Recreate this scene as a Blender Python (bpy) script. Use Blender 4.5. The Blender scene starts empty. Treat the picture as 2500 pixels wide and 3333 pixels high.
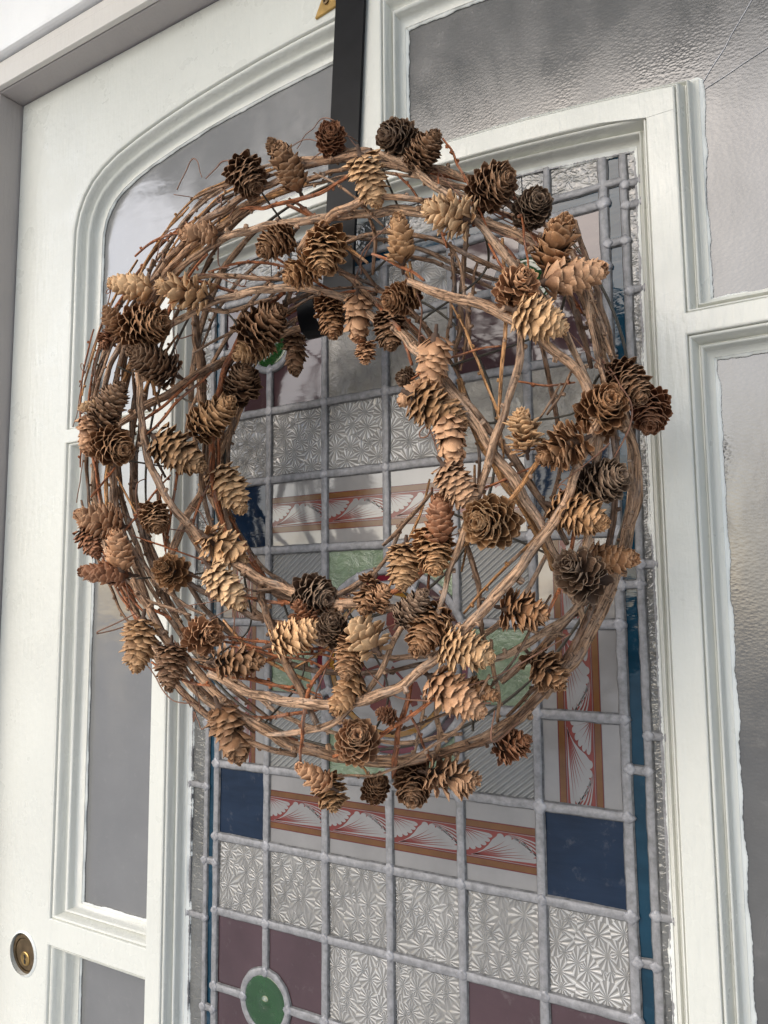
import bpy, bmesh, math, random
from mathutils import Vector, Matrix, geometry
from math import sin, cos, pi, radians, sqrt, hypot, atan2

sc = bpy.context.scene
COL = sc.collection
# ------------------------------------------------------------------ camera
cam_d = bpy.data.cameras.new('camera'); cam = bpy.data.objects.new('camera', cam_d); COL.objects.link(cam)
R0_ = ((0.844974, 0.534737, -0.008697), (-0.067161, 0.089964, -0.993678), (-0.530574, 0.840216, 0.111931))   # right, down, forward
mr = Matrix((R0_[0], tuple(-v for v in R0_[1]), tuple(-v for v in R0_[2]))).transposed()
cam.matrix_world = Matrix.Translation((0.473703, -0.493134, -0.098152)) @ mr.to_4x4()
cam_d.sensor_fit = 'VERTICAL'; cam_d.sensor_height = 36.0; cam_d.lens = 36.0 * 2650 / 3333
cam_d.clip_start = 0.01; cam_d.clip_end = 500
sc.camera = cam
# ------------------------------------------------------------------ daylight
w = bpy.data.worlds.new('World'); sc.world = w; w.use_nodes = True
nt = w.node_tree; bg = nt.nodes['Background']
sky = nt.nodes.new('ShaderNodeTexSky'); sky.sky_type = 'NISHITA'; sky.sun_disc = False
SUN_EL, SUN_AZ = radians(34), radians(202)          # azimuth from +Y, turning to +X
sky.sun_elevation = SUN_EL; sky.sun_rotation = SUN_AZ
sky.air_density = 1.0; sky.dust_density = 2.0; sky.ozone_density = 1.7
nt.links.new(sky.outputs[0], bg.inputs[0]); bg.inputs[1].default_value = 0.15
sd = bpy.data.lights.new('sun', 'SUN'); sun = bpy.data.objects.new('sun', sd); COL.objects.link(sun)
sd.energy = 1.15; sd.angle = radians(75); sd.color = (1.0, 0.965, 0.925)
dirv = Vector((sin(SUN_AZ) * cos(SUN_EL), cos(SUN_AZ) * cos(SUN_EL), sin(SUN_EL)))
sun.rotation_euler = dirv.to_track_quat('Z', 'Y').to_euler()
sc.view_settings.view_transform = 'Standard'; sc.view_settings.look = 'None'
sc.view_settings.exposure = 0.66; sc.view_settings.gamma = 1.0; sc.view_settings.use_curve_mapping = False
sc.cycles.use_denoising = True
sc.cycles.max_bounces = 6

# ------------------------------------------------------------------ materials
def mat(name):
    m = bpy.data.materials.new(name); m.use_nodes = True
    t = m.node_tree; return m, t, t.nodes['Principled BSDF']
def N(t, typ, **kw):
    n = t.nodes.new(typ)
    for k, v in kw.items():
        if k in n.inputs: n.inputs[k].default_value = v
        else: setattr(n, k, v)
    return n
def objco(t, scale=(1, 1, 1)):
    c = t.nodes.new('ShaderNodeTexCoord'); mp = N(t, 'ShaderNodeMapping', Scale=scale)
    t.links.new(c.outputs['Object'], mp.inputs['Vector']); return mp.outputs[0]
def noise(t, vec, scale, detail=4, rough=.55, dist=0):
    n = N(t, 'ShaderNodeTexNoise', Scale=scale, Detail=detail, Roughness=rough, Distortion=dist)
    t.links.new(vec, n.inputs['Vector']); return n
def ramp(t, fac, stops):
    r = t.nodes.new('ShaderNodeValToRGB'); e = r.color_ramp.elements
    while len(e) < len(stops): e.new(.5)
    for el, (p, c) in zip(e, stops):
        el.position = p; el.color = (c[0], c[1], c[2], 1) if hasattr(c, '__len__') else (c, c, c, 1)
    t.links.new(fac, r.inputs[0]); return r.outputs[0]
def bump(t, b, h, strength, dist, prev=None):
    n = N(t, 'ShaderNodeBump', Strength=strength, Distance=dist)
    t.links.new(h, n.inputs['Height'])
    if prev is not None: t.links.new(prev, n.inputs['Normal'])
    t.links.new(n.outputs[0], b.inputs['Normal']); return n.outputs[0]
def math_(t, op, a, b=None, c=None):
    n = t.nodes.new('ShaderNodeMath'); n.operation = op
    for i, v in enumerate((a, b, c)):
        if v is None: continue
        if isinstance(v, (int, float)): n.inputs[i].default_value = v
        else: t.links.new(v, n.inputs[i])
    return n.outputs[0]
def mixc(t, fac, a, b, mode='MIX'):
    n = t.nodes.new('ShaderNodeMix'); n.data_type = 'RGBA'; n.blend_type = mode
    for k, v in ((0, fac), (6, a), (7, b)):
        if isinstance(v, (int, float)): n.inputs[k].default_value = v
        elif isinstance(v, tuple): n.inputs[k].default_value = (v[0], v[1], v[2], 1)
        else: t.links.new(v, n.inputs[k])
    return n.outputs[2]

def paint_mat(name, c, rough=.32, streak=(30, 30, 4)):
    m, t, b = mat(name); v = objco(t)
    n1 = noise(t, v, 7, 5); n2 = noise(t, objco(t, streak), 8, 3); n3 = noise(t, v, 160, 3)
    lo = tuple(x * .93 for x in c); hi = tuple(min(1, x * 1.04) for x in c)
    col = ramp(t, n1.outputs[0], [(.3, lo), (.7, hi)])
    grime = ramp(t, noise(t, v, 55, 6, .7).outputs[0], [(.60, 0.0), (.78, 1.0)])
    fac = math_(t, 'MULTIPLY', grime, .16)
    col = mixc(t, fac, col, (c[0] * .62, c[1] * .6, c[2] * .55))
    t.links.new(col, b.inputs['Base Color'])
    b.inputs['Roughness'].default_value = rough
    s = math_(t, 'ADD', math_(t, 'MULTIPLY', n2.outputs[0], .6), math_(t, 'MULTIPLY', n3.outputs[0], .35))
    bump(t, b, s, .7, .0014)
    r_ = ramp(t, noise(t, v, 30, 4).outputs[0], [(.35, rough * .75), (.65, min(1, rough * 1.35))]); t.links.new(r_, b.inputs['Roughness']); return m
PAINT = paint_mat('door_paint', (.615, .617, .556))
FRAMEP = paint_mat('frame_paint', (.40, .365, .345), .45)
BOARDP = paint_mat('head_board_paint', (.66, .62, .56), .4)
WHITE = paint_mat('white_render', (.90, .89, .86), .7)
PUTTY = paint_mat('putty', (.72, .735, .69), .5)

def glass_mat(name, c, rough=.06, kind='plain', var=.12, spec=.7, ior=1.52):
    m, t, b = mat(name); v = objco(t)
    n1 = noise(t, v, 26, 5, .6)
    lo = tuple(x * (1 - var) for x in c); hi = tuple(min(1, x * (1 + var)) for x in c)
    col = ramp(t, n1.outputs[0], [(.32, lo), (.68, hi)])
    b.inputs['IOR'].default_value = ior; b.inputs['Specular IOR Level'].default_value = spec
    b.inputs['Roughness'].default_value = rough
    if kind == 'plain':
        h = noise(t, objco(t, (1, 1, 2.2)), 22, 3, .5, .4)
        bump(t, b, h.outputs[0], .12, .003)
    elif kind == 'streaky':
        h = noise(t, objco(t, (1, 1, 5)), 16, 4, .55, .8)
        bump(t, b, h.outputs[0], .12, .003)
        col = mixc(t, ramp(t, h.outputs[0], [(.45, 0.0), (.62, .35)]), col, tuple(min(1, x * 1.5 + .006) for x in c))
    elif kind == 'cloudy':
        h = noise(t, v, 70, 6, .65, .6)
        bump(t, b, h.outputs[0], .7, .004)
        col = mixc(t, ramp(t, h.outputs[0], [(.42, 0.0), (.66, .8)]), col, tuple(min(1, x * 1.45) for x in c))
    elif kind == 'ripple':
        h = noise(t, objco(t, (1, 1, 1.6)), 120, 2, .5, 1.6)
        bump(t, b, h.outputs[0], .38, .003)
    elif kind == 'hammer':
        h = N(t, 'ShaderNodeTexVoronoi', Scale=420.0); t.links.new(objco(t, (1, 1, 1.5)), h.inputs['Vector'])
        big = noise(t, v, 9, 3, .5)
        p = bump(t, b, h.outputs['Distance'], .085, .0005)
        fl = ramp(t, h.outputs['Distance'], [(.0, 1.0), (.24, 0.0)])
        col = mixc(t, math_(t, 'MULTIPLY', fl, .35), col, tuple(min(1, x * 1.5) for x in c))
    elif kind == 'diag':
        mp = N(t, 'ShaderNodeMapping'); mp.inputs['Rotation'].default_value = (0, radians(-52), 0)
        t.links.new(v, mp.inputs['Vector'])
        wv = N(t, 'ShaderNodeTexWave', Scale=95.0, Distortion=.35, Detail=1.0); wv.bands_direction = 'X'
        t.links.new(mp.outputs[0], wv.inputs['Vector'])
        bump(t, b, wv.outputs['Fac'], .8, .0016)
        col = mixc(t, math_(t, 'MULTIPLY', wv.outputs['Fac'], .5), col, tuple(min(1, x * 1.55) for x in c))
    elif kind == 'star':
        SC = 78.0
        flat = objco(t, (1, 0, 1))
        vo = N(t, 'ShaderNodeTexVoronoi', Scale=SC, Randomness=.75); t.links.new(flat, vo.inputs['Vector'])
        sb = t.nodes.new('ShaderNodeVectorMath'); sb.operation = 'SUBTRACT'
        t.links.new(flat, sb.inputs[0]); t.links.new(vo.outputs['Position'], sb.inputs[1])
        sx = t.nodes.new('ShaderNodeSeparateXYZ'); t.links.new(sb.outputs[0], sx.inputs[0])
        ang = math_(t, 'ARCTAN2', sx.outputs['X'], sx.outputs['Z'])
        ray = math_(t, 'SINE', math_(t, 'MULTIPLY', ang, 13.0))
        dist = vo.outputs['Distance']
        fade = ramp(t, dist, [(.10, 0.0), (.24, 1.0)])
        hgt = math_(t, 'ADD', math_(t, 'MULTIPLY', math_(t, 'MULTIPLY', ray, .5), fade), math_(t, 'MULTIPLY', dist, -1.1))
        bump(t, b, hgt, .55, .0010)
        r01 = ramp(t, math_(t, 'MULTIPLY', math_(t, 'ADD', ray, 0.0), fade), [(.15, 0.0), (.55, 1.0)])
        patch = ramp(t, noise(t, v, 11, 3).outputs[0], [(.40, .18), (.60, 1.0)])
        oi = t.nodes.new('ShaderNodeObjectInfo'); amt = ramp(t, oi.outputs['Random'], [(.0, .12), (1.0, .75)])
        col = mixc(t, math_(t, 'MULTIPLY', math_(t, 'MULTIPLY', r01, patch), amt), col, (.70, .69, .66))  # bright refraction of the pressed rays, painted into the glass colour
    rr_ = ramp(t, noise(t, objco(t, (1, 1, .5)), 17, 5, .65, .5).outputs[0], [(.35, rough * .6), (.68, rough * 1.9)]); t.links.new(rr_, b.inputs['Roughness'])
    # cement haze left by years of wiping
    dirt = ramp(t, noise(t, v, 90, 6, .7).outputs[0], [(.58, 0.0), (.8, .35)])
    col = mixc(t, math_(t, 'MULTIPLY', dirt, .6), col, (.30, .285, .265))
    t.links.new(col, b.inputs['Base Color'])
    return m
G = dict(
    clear=glass_mat('glass_clear', (.215, .208, .200), .08, 'plain'),
    ripple=glass_mat('glass_rippled', (.125, .125, .118), .07, 'ripple', .30, .8),
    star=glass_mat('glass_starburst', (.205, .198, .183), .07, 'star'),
    cloudy=glass_mat('glass_cloudy', (.155, .146, .125), .12, 'cloudy'),
    diag=glass_mat('glass_ribbed', (.19, .19, .178), .08, 'diag'),
    navy=glass_mat('glass_navy', (.006, .015, .033), .05, 'streaky', .2, .35),
    teal=glass_mat('glass_teal', (.005, .030, .052), .05, 'streaky', .25, .35),
    plum=glass_mat('glass_plum', (.060, .034, .038), .06, 'plain', .15, .6),
    green=glass_mat('glass_sage', (.115, .160, .093), .07, 'cloudy', .15),
    bottle=glass_mat('glass_bottle_green', (.012, .050, .013), .04, 'plain', .25, .8),
    ruby=glass_mat('glass_ruby', (.10, .010, .018), .05, 'plain', .2, .7),
    amber=glass_mat('glass_amber', (.21, .105, .016), .06, 'plain', .2, .7),
    side=glass_mat('glass_side_smooth', (.145, .143, .138), .13, 'plain', .06, .8, 1.8),
    hammer=glass_mat('glass_hammered', (.085, .084, .080), .16, 'hammer', .15, .6, 1.75))

def simple(name, c, rough=.5, metal=0.0, nscale=60, var=.25, bs=.3, bd=.0006):
    m, t, b = mat(name); v = objco(t); n = noise(t, v, nscale, 5, .6)
    col = ramp(t, n.outputs[0], [(.3, tuple(x * (1 - var) for x in c)), (.7, tuple(min(1, x * (1 + var)) for x in c))])
    t.links.new(col, b.inputs['Base Color']); b.inputs['Roughness'].default_value = rough; b.inputs['Metallic'].default_value = metal
    bump(t, b, n.outputs[0], bs, bd); return m
LEAD = simple('lead', (.225, .223, .226), .58, .2, 240, .30, .4, .0006)
SOLDER = simple('solder', (.27, .268, .276), .5, .3, 200, .34, .8, .0012)
CEMENT = simple('lead_cement', (.13, .128, .125), .8, 0, 220, .55)
BLACK = simple('black_metal', (.0065, .0068, .0075), .36, 0, 40, .4, .12)
BLACK.node_tree.nodes['Principled BSDF'].inputs['Specular IOR Level'].default_value = .15
BRASS = simple('brass', (.46, .30, .11), .34, .9, 90, .3, .3, .0003)
OLDBRASS = simple('old_brass', (.165, .115, .062), .45, .75, 120, .4, .5, .0004)
DARK = simple('dark_hole', (.012, .011, .010), .8)
REDP = simple('red_enamel', (.135, .026, .021), .25, 0, 50, .15, .05)
DREDP = simple('dark_red_enamel', (.085, .012, .010), .25, 0, 50, .15, .05)
AMBP = simple('amber_stain', (.110, .048, .015), .2, 0, 50, .25, .05)
WIRE = simple('frame_wire', (.075, .065, .05), .45, .6, 200, .3)
TENDRIL = simple('rusty_wire', (.20, .095, .055), .6, 0, 300, .3)
CRACK = simple('crack', (.42, .42, .43), .3)
STONE = simple('paving', (.46, .45, .43), .85, 0, 8, .2, .5, .01)

def bark_mat():
    m, t, b = mat('bark')
    a = N(t, 'ShaderNodeAttribute', attribute_name='tc'); oi = t.nodes.new('ShaderNodeObjectInfo')
    def mp(s):
        q = N(t, 'ShaderNodeMapping', Scale=s); t.links.new(a.outputs['Vector'], q.inputs['Vector'])
        ad = t.nodes.new('ShaderNodeVectorMath'); ad.operation = 'ADD'
        t.links.new(q.outputs[0], ad.inputs[0]); t.links.new(oi.outputs['Random'], ad.inputs[1]); return ad.outputs[0]
    fib = noise(t, mp((900, 900, 90)), 1.0, 5, .65, .3); patch = noise(t, mp((180, 180, 60)), 1.0, 4, .6); crk = noise(t, mp((500, 500, 420)), 1.0, 3, .6)
    base = oi.outputs['Color']
    dk = mixc(t, 1.0, base, (.34, .30, .27), 'MULTIPLY')
    lt = mixc(t, 1.0, base, (1.5, 1.38, 1.25), 'MULTIPLY')
    gr = (.46, .40, .345)
    col = mixc(t, ramp(t, fib.outputs[0], [(.40, 0.0), (.58, 1.0)]), dk, lt)
    col = mixc(t, ramp(t, patch.outputs[0], [(.50, 0.0), (.72, .45)]), col, gr)
    col = mixc(t, ramp(t, crk.outputs[0], [(.30, .75), (.44, 0.0)]), col, (.045, .028, .018))
    t.links.new(col, b.inputs['Base Color']); b.inputs['Roughness'].default_value = .82; b.inputs['Specular IOR Level'].default_value = .25
    h = math_(t, 'ADD', fib.outputs[0], math_(t, 'MULTIPLY', crk.outputs[0], .5))
    bump(t, b, h, 1.0, .0020); return m
BARK = bark_mat()
def scale_mat():
    m, t, b = mat('cone_scale')
    a = N(t, 'ShaderNodeAttribute', attribute_name='sc'); oi = t.nodes.new('ShaderNodeObjectInfo')
    sp = t.nodes.new('ShaderNodeSeparateColor'); t.links.new(a.outputs['Color'], sp.inputs[0])
    v = objco(t); n = noise(t, v, 9, 4, .6); f = noise(t, v, 34, 3, .6)
    base = oi.outputs['Color']
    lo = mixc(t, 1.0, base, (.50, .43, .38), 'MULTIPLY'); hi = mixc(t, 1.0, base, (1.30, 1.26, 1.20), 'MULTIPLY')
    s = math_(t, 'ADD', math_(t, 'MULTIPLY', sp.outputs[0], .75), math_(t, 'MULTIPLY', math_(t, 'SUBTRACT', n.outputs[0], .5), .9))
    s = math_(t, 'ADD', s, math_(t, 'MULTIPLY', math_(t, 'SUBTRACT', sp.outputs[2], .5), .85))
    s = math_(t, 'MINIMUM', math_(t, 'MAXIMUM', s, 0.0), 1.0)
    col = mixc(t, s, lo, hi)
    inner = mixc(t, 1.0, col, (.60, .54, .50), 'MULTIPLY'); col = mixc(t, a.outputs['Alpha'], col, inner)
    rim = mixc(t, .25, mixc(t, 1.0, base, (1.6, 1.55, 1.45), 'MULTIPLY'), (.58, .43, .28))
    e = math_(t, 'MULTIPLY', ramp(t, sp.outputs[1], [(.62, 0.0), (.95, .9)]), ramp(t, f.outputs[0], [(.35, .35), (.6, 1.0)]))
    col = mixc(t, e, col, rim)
    sp2 = noise(t, v, 70, 4, .7); col = mixc(t, ramp(t, sp2.outputs[0], [(.32, .55), (.46, 0.0)]), col, mixc(t, 1.0, base, (.30, .25, .22), 'MULTIPLY'))
    t.links.new(col, b.inputs['Base Color']); b.inputs['Roughness'].default_value = .62; b.inputs['Specular IOR Level'].default_value = .35
    bump(t, b, f.outputs[0], .35, .0006); return m
SCALE = scale_mat()
CORE = simple('cone_core', (.075, .042, .025), .8, 0, 40)

# ------------------------------------------------------------------ mesh helpers
def link(o, parent=None):
    COL.objects.link(o)
    if parent is not None: o.parent = parent
    return o
def mobj(name, V, Fc, m, parent=None, smooth=False, label=None):
    me = bpy.data.meshes.new(name); me.from_pydata([tuple(v) for v in V], [], Fc); me.update()
    bm = bmesh.new(); bm.from_mesh(me); bmesh.ops.recalc_face_normals(bm, faces=bm.faces); bm.to_mesh(me); bm.free()
    if smooth: me.polygons.foreach_set('use_smooth', [True] * len(me.polygons))
    for mm in (m if isinstance(m, (list, tuple)) else [m]): me.materials.append(mm)
    o = bpy.data.objects.new(name, me); link(o, parent)
    if label: o['label'] = label
    return o
def box(V, Fc, x0, x1, y0, y1, z0, z1):
    b = len(V)
    V += [(x0, y0, z0), (x1, y0, z0), (x1, y1, z0), (x0, y1, z0), (x0, y0, z1), (x1, y0, z1), (x1, y1, z1), (x0, y1, z1)]
    Fc += [tuple(b + i for i in f) for f in ((0, 3, 2, 1), (4, 5, 6, 7), (0, 1, 5, 4), (1, 2, 6, 5), (2, 3, 7, 6), (3, 0, 4, 7))]
def box_obj(name, x0, x1, y0, y1, z0, z1, m, parent=None, bev=0.0):
    V, Fc = [], []; box(V, Fc, x0, x1, y0, y1, z0, z1); o = mobj(name, V, Fc, m, parent)
    if bev:
        bm = bmesh.new(); bm.from_mesh(o.data)
        bmesh.ops.bevel(bm, geom=bm.edges[:], offset=bev, segments=2, affect='EDGES', profile=.6); bm.to_mesh(o.data); bm.free()
    return o
def slab(V, Fc, loops, d0, d1):
    """extruded polygon (with holes) in the XZ plane, from depth d0 (back) to d1 (front)"""
    tri = geometry.tessellate_polygon([[Vector((x, z, 0)) for x, z in L] for L in loops])
    flat = [p for L in loops for p in L]; b = len(V); n = len(flat)
    V += [(x, -d1, z) for x, z in flat] + [(x, -d0, z) for x, z in flat]
    Fc += [tuple(b + i for i in t) for t in tri] + [tuple(b + n + i for i in reversed(t)) for t in tri]
    k = 0
    for L in loops:
        for i in range(len(L)):
            j = (i + 1) % len(L); Fc.append((b + k + i, b + k + j, b + n + k + j, b + n + k + i))
        k += len(L)
def slab_obj(name, loops, d0, d1, m, parent=None, label=None):
    V, Fc = [], []; slab(V, Fc, loops, d0, d1); return mobj(name, V, Fc, m, parent, label=label)
def offset_poly(P, W):
    """offset each edge of a closed polygon outward by its own width (polygon counter-clockwise)"""
    n = len(P); out = []
    L = []
    for i in range(n):
        a = Vector(P[i]); c = Vector(P[(i + 1) % n]); d = (c - a).normalized(); nn = Vector((d.y, -d.x)); L.append((a + nn * W[i], d))
    for i in range(n):
        (p, d), (q, e) = L[i - 1], L[i]; cr = d.x * e.y - d.y * e.x
        if abs(cr) < .02: out.append(tuple((p + d * ((Vector(P[i]) - p).dot(d)) + q + e * ((Vector(P[i]) - q).dot(e))) / 2))
        else:
            s = ((q - p).x * e.y - (q - p).y * e.x) / cr; out.append(tuple(p + d * s))
    return out
# moulding section: (share of the width, depth)
MOULD = [(0, -.002), (.0, .0022), (.12, .0028), (.24, .0042), (.30, .0064), (.34, .0098), (.38, .0114), (.43, .0118), (.48, .0108), (.51, .0092), (.56, .0092), (.62, .0108), (.68, .0140), (.73, .0166), (.78, .0180), (.84, .0182), (.89, .0172), (.915, .0168), (.92, .0190), (.96, .0198), (1.0, .0199)]
def moulding(name, P, W, m, parent):
    V, Fc = [], []; n = len(P); rings = []
    for s, d in MOULD:
        rings.append(len(V)); V += [(x, -d, z) for x, z in offset_poly(P, [s * w_ for w_ in W])]
    for a, b in zip(rings[:-1], rings[1:]):
        for i in range(n):
            j = (i + 1) % n; Fc.append((a + i, a + j, b + j, b + i))
    o = mobj(name, V, Fc, m, parent, True)
    o.data.set_sharp_from_angle(angle=radians(62)); return o
def ragged(name, pts, closed, wid, m, parent, seed, d=.0007, side=1, step=.0010):
    """uneven lip of putty and paint along a sight edge; side = +1 runs onto the glass"""
    rnd = random.Random(seed); V, Fc = [], []
    P = [Vector(p) for p in pts]
    if closed: P.append(P[0])
    Q = []
    for a, b in zip(P[:-1], P[1:]):
        k = max(1, int((b - a).length / step))
        for i in range(k): Q.append((a.lerp(b, i / k), (b - a).normalized()))
    Q.append((P[-1], (P[-1] - P[-2]).normalized()))
    ph = [rnd.uniform(0, 6) for _ in range(4)]; wv = wid
    for i, (p, dr) in enumerate(Q):
        nn = Vector((-dr.y, dr.x)) * side
        wv += rnd.gauss(0, wid * .11); wv += (wid - wv) * .05
        ww = max(wid * .15, wv + wid * .28 * sin(i * .11 + ph[0]) * sin(i * .037 + ph[1]) )
        h = d * rnd.uniform(.85, 1.15)
        for q, dd in ((p - nn * .0006, d * 1.6 + .0012), (p + nn * ww * .55, h + .0004), (p + nn * ww * .9, h * .7 + .0003), (p + nn * ww, .0001)):
            V.append((q.x, -dd, q.y))
    for i in range(len(Q) - 1):
        for k in range(3): Fc.append((i * 4 + k, i * 4 + 4 + k, i * 4 + 5 + k, i * 4 + 1 + k))
    return mobj(name, V, Fc, m, parent, True)
def empty(name, loc, label, cat, group=None):
    o = bpy.data.objects.new(name, None); o.location = loc; o.empty_display_size = .02; link(o)
    o['label'] = label; o['category'] = cat
    if group: o['group'] = group
    return o
def structure(o): o['kind'] = 'structure'; return o

# ------------------------------------------------------------------ setting: the recess the door stands in
structure(box_obj('paving', -60, 60, -120, 3, -1.40, -1.30, STONE))
XC = .1635
DL, DR, DT, DB = -.264, 2 * XC + .264, .419, -1.25
structure(box_obj('lintel_wall', DL - .6, DR + .6, -.058, .06, .4515, 1.2, WHITE, None, .003))
structure(box_obj('porch_canopy', DL - .6, DR + .6, -.90, -.0585, .82, .90, WHITE))
structure(box_obj('porch_wall', DL - .5, DL - .103, -.058, .06, -1.3, .4505, WHITE))
structure(box_obj('porch_wall', DR + .103, DR + .5, -.058, .06, -1.3, .4505, WHITE))
structure(box_obj('hall_wall', DL - .3, DR + .3, .9, .95, -1.3, .9, simple('hall_paint', (.3, .28, .25), .8)))

fr = empty('door_frame', (XC, 0, -1.29), 'mauve grey painted door frame with a paler head board', 'door frame')
def place(o, par):            # keep world position under an Empty that is not at the origin
    o.matrix_parent_inverse = Matrix.Translation(-Vector(par.location)); return o
place(box_obj('jamb', DL - .08, DL - .0015, -.0455, .05, -1.29, .420, FRAMEP, fr, .0012), fr)
place(box_obj('jamb', DR + .0015, DR + .08, -.0455, .05, -1.29, .420, FRAMEP, fr, .0012), fr)
place(box_obj('head', DL - .08, DR + .08, -.0450, .05, .4205, .4485, FRAMEP, fr, .0010), fr)
place(box_obj('head_board', DL - .10, DR + .10, -.0515, -.0455, .4215, .4400, BOARDP, fr, .0012), fr)
place(box_obj('head_board', DL - .10, DR + .10, -.0500, -.0455, .4412, .4488, BOARDP, fr, .0008), fr)

# ------------------------------------------------------------------ the door
door = empty('front_door', (XC, 0, DB), 'pale sage panelled front door with arched glazing and a stained glass centre', 'door')
def D(o): return place(o, door)
def mx(x): return 2 * XC - x
def arc(x): return .0147 * (1 - ((x - XC) / .215) ** 2)
# sight curve of the arched head, left half, from the springing up to the centre
AL = [(-.155, .240), (-.1545, .258), (-.151, .271), (-.1455, .281), (-.138, .2890), (-.126, .2965), (-.110, .3030), (-.085, .3095), (-.055, .3155), (-.020, .3210), (.020, .3255), (.060, .3290), (.100, .3312), (.1405, .3325)]
WO, WB = .0215, .0120
H1T, H1B = .077, .042
H2T, H2B = -.358, -.402
# openings (counter-clockwise seen from the front: X right, Z up) with a moulding width per edge
def upper_left():
    P, W = [], []
    def add(p, w_): P.append(p); W.append(w_)
    add((-.155, H1T), WB)                       # bottom edge, on the cross bar
    add((-.064, H1T), WB)                       # up the side of the panel frame
    xs = [-.064 + (.1405 + .064) * i / 10 for i in range(11)]
    for x in xs[:-1]: add((x, .2165 + arc(x)), WB)
    add((.1405, .2165 + arc(.1405)), WB)        # centre mullion
    for p in reversed(AL): add(p, WO)           # arch back to the springing
    # edge leaving the mullion foot rises to the arch
    return P, W
PUL, WUL = upper_left()
def mirror(P, W):
    n = len(P); Q = [(mx(x), z) for x, z in reversed(P)]
    V_ = [W[(n - 2 - i) % n] for i in range(n)]
    return Q, V_
OPEN = [('ul', PUL, WUL, 'side'), ('ur',) + mirror(PUL, WUL) + ('hammer',)]
for tag, z0, z1 in (('mid', H2T, H1B), ('low', -.78, H2B)):
    P = [(-.155, z0), (-.064, z0), (-.064, z1), (-.155, z1)]; W_ = [WB, WB, WB, WO]
    OPEN.append((tag + 'l', P, W_, 'side')); OPEN.append((tag + 'r',) + mirror(P, W_) + ('hammer',))
PX0, PX1, PZ0 = -.0255, .3525, -.495
top = [(PX1 - (PX1 - PX0) * i / 16, .180 + arc(PX1 - (PX1 - PX0) * i / 16)) for i in range(17)]
PPAN = [(PX0, PZ0), (PX1, PZ0)] + top; WPAN = [.0115] * len(PPAN)
outers = {}
for i, (tag, P, W_, g) in enumerate(OPEN):
    D(moulding('moulding', P, W_, PAINT, door)); outers[tag] = offset_poly(P, W_)
    gp = offset_poly(P, [.004] * len(P))
    D(slab_obj('glass_pane', [gp], -.0035, -.0004, G[g], door, 'smooth grey obscured side glass' if g == 'side' else 'dimpled grey hammered side glass'))
    D(ragged('putty_edge', P, True, (.0011 if g == 'side' else .0017), PUTTY, door, 40 + i))
D(moulding('moulding', PPAN, WPAN, PAINT, door)); outers['pan'] = offset_poly(PPAN, WPAN)
D(ragged('putty_edge', PPAN, True, .0022, PUTTY, door, 77, .0012))
# two cracks running up the glass from the corner of the panel frame
for pts in ([(.3910, .2105), (.3980, .2205), (.4059, .2300), (.4102, .2373), (.4185, .2487), (.4260, .2600)], [(.3930, .2085), (.4050, .2125), (.4170, .2172), (.4293, .2215), (.4450, .2275)]):
    lp = [(x + .00016, z - .0001) for x, z in pts]; D(slab_obj('glass_crack', [[(x - .00016, z + .0001) for x, z in pts] + list(reversed(lp))], -.0006, .0002, CRACK, door))
# flat faces between the mouldings: stiles, rails, bars
FD, FB = .020, -.012
LCX, LCZ, LR = -.209, -.405, .0182
hole = [(LCX + LR * cos(a * pi / 18), LCZ + LR * sin(a * pi / 18)) for a in range(36)]
xs_ = -.155 - WO
def dshape(name, loops): return D(slab_obj(name, loops, FB, FD, PAINT, door))
dshape('stile', [[(DL, DB), (xs_, DB), (xs_, DT), (DL, DT)], hole])
dshape('stile', [[(mx(xs_), DB), (DR, DB), (DR, DT), (mx(xs_), DT)]])
ou = outers['ul']; nA = len(AL)
archo = ou[-nA:]                               # from the mullion outwards to the springing
rail = [(xs_, DT)] + [p for p in reversed(archo) if p[0] > xs_ + 1e-5]
rail += [(mx(x), z) for x, z in reversed(rail)]
spring_z = archo[-1][1]
rail = [(xs_, DT), (xs_, spring_z)] + [p for p in reversed(archo[:-1])] + [(mx(p[0]), p[1]) for p in archo[:-1]] + [(mx(xs_), spring_z), (mx(xs_), DT)]
dshape('top_rail', [rail])
# centre mullion
mz0 = .2165 + arc(.1405) - WB; mz1 = archo[0][1]
dshape('mullion', [[(.1405 + WB, mz0), (mx(.1405) - WB, mz0), (mx(.1405) - WB, mz1), (.1405 + WB, mz1)]])
# frame round the stained glass
fo = outers['pan']; x0o, x1o = fo[0][0], fo[1][0]; fx0, fx1 = -.064 + WB, mx(-.064) - WB
dshape('frame_bar', [[(fx0, DB), (x0o, DB), (x0o, .19), (fx0, .19)]])
dshape('frame_bar', [[(x1o, DB), (fx1, DB), (fx1, .19), (x1o, .19)]])
xx = [fx0 + (fx1 - fx0) * i / 20 for i in range(21)]
tp = [(x, .2165 - WB + arc(x)) for x in xx]
bt = [p for p in fo[2:]]                       # right to left
bt = [(x0o, .19)] + list(reversed(bt[1:-1])) + [(x1o, .19)]
dshape('frame_rail', [[(fx0, .1902)] + [(x0o, .1902)] + [p for p in bt[1:-1]] + [(x1o, .1902), (fx1, .1902)] + list(reversed(tp))])
for sgn in (0, 1):
    for zt, zb in ((H1T - WB, H1B + WB), (H2T - WB, H2B + WB)):
        a, b = xs_, fx0
        if sgn: a, b = mx(b), mx(a)
        dshape('cross_bar', [[(a, zb), (b, zb), (b, zt), (a, zt)]])
dshape('bottom_rail', [[(x0o, DB), (x1o, DB), (x1o, PZ0 - .0115), (x0o, PZ0 - .0115)]])
for a, b in ((xs_, fx0), (fx1, mx(xs_))): dshape('bottom_rail', [[(a, DB), (b, DB), (b, -.78 - WB), (a, -.78 - WB)]])

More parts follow.
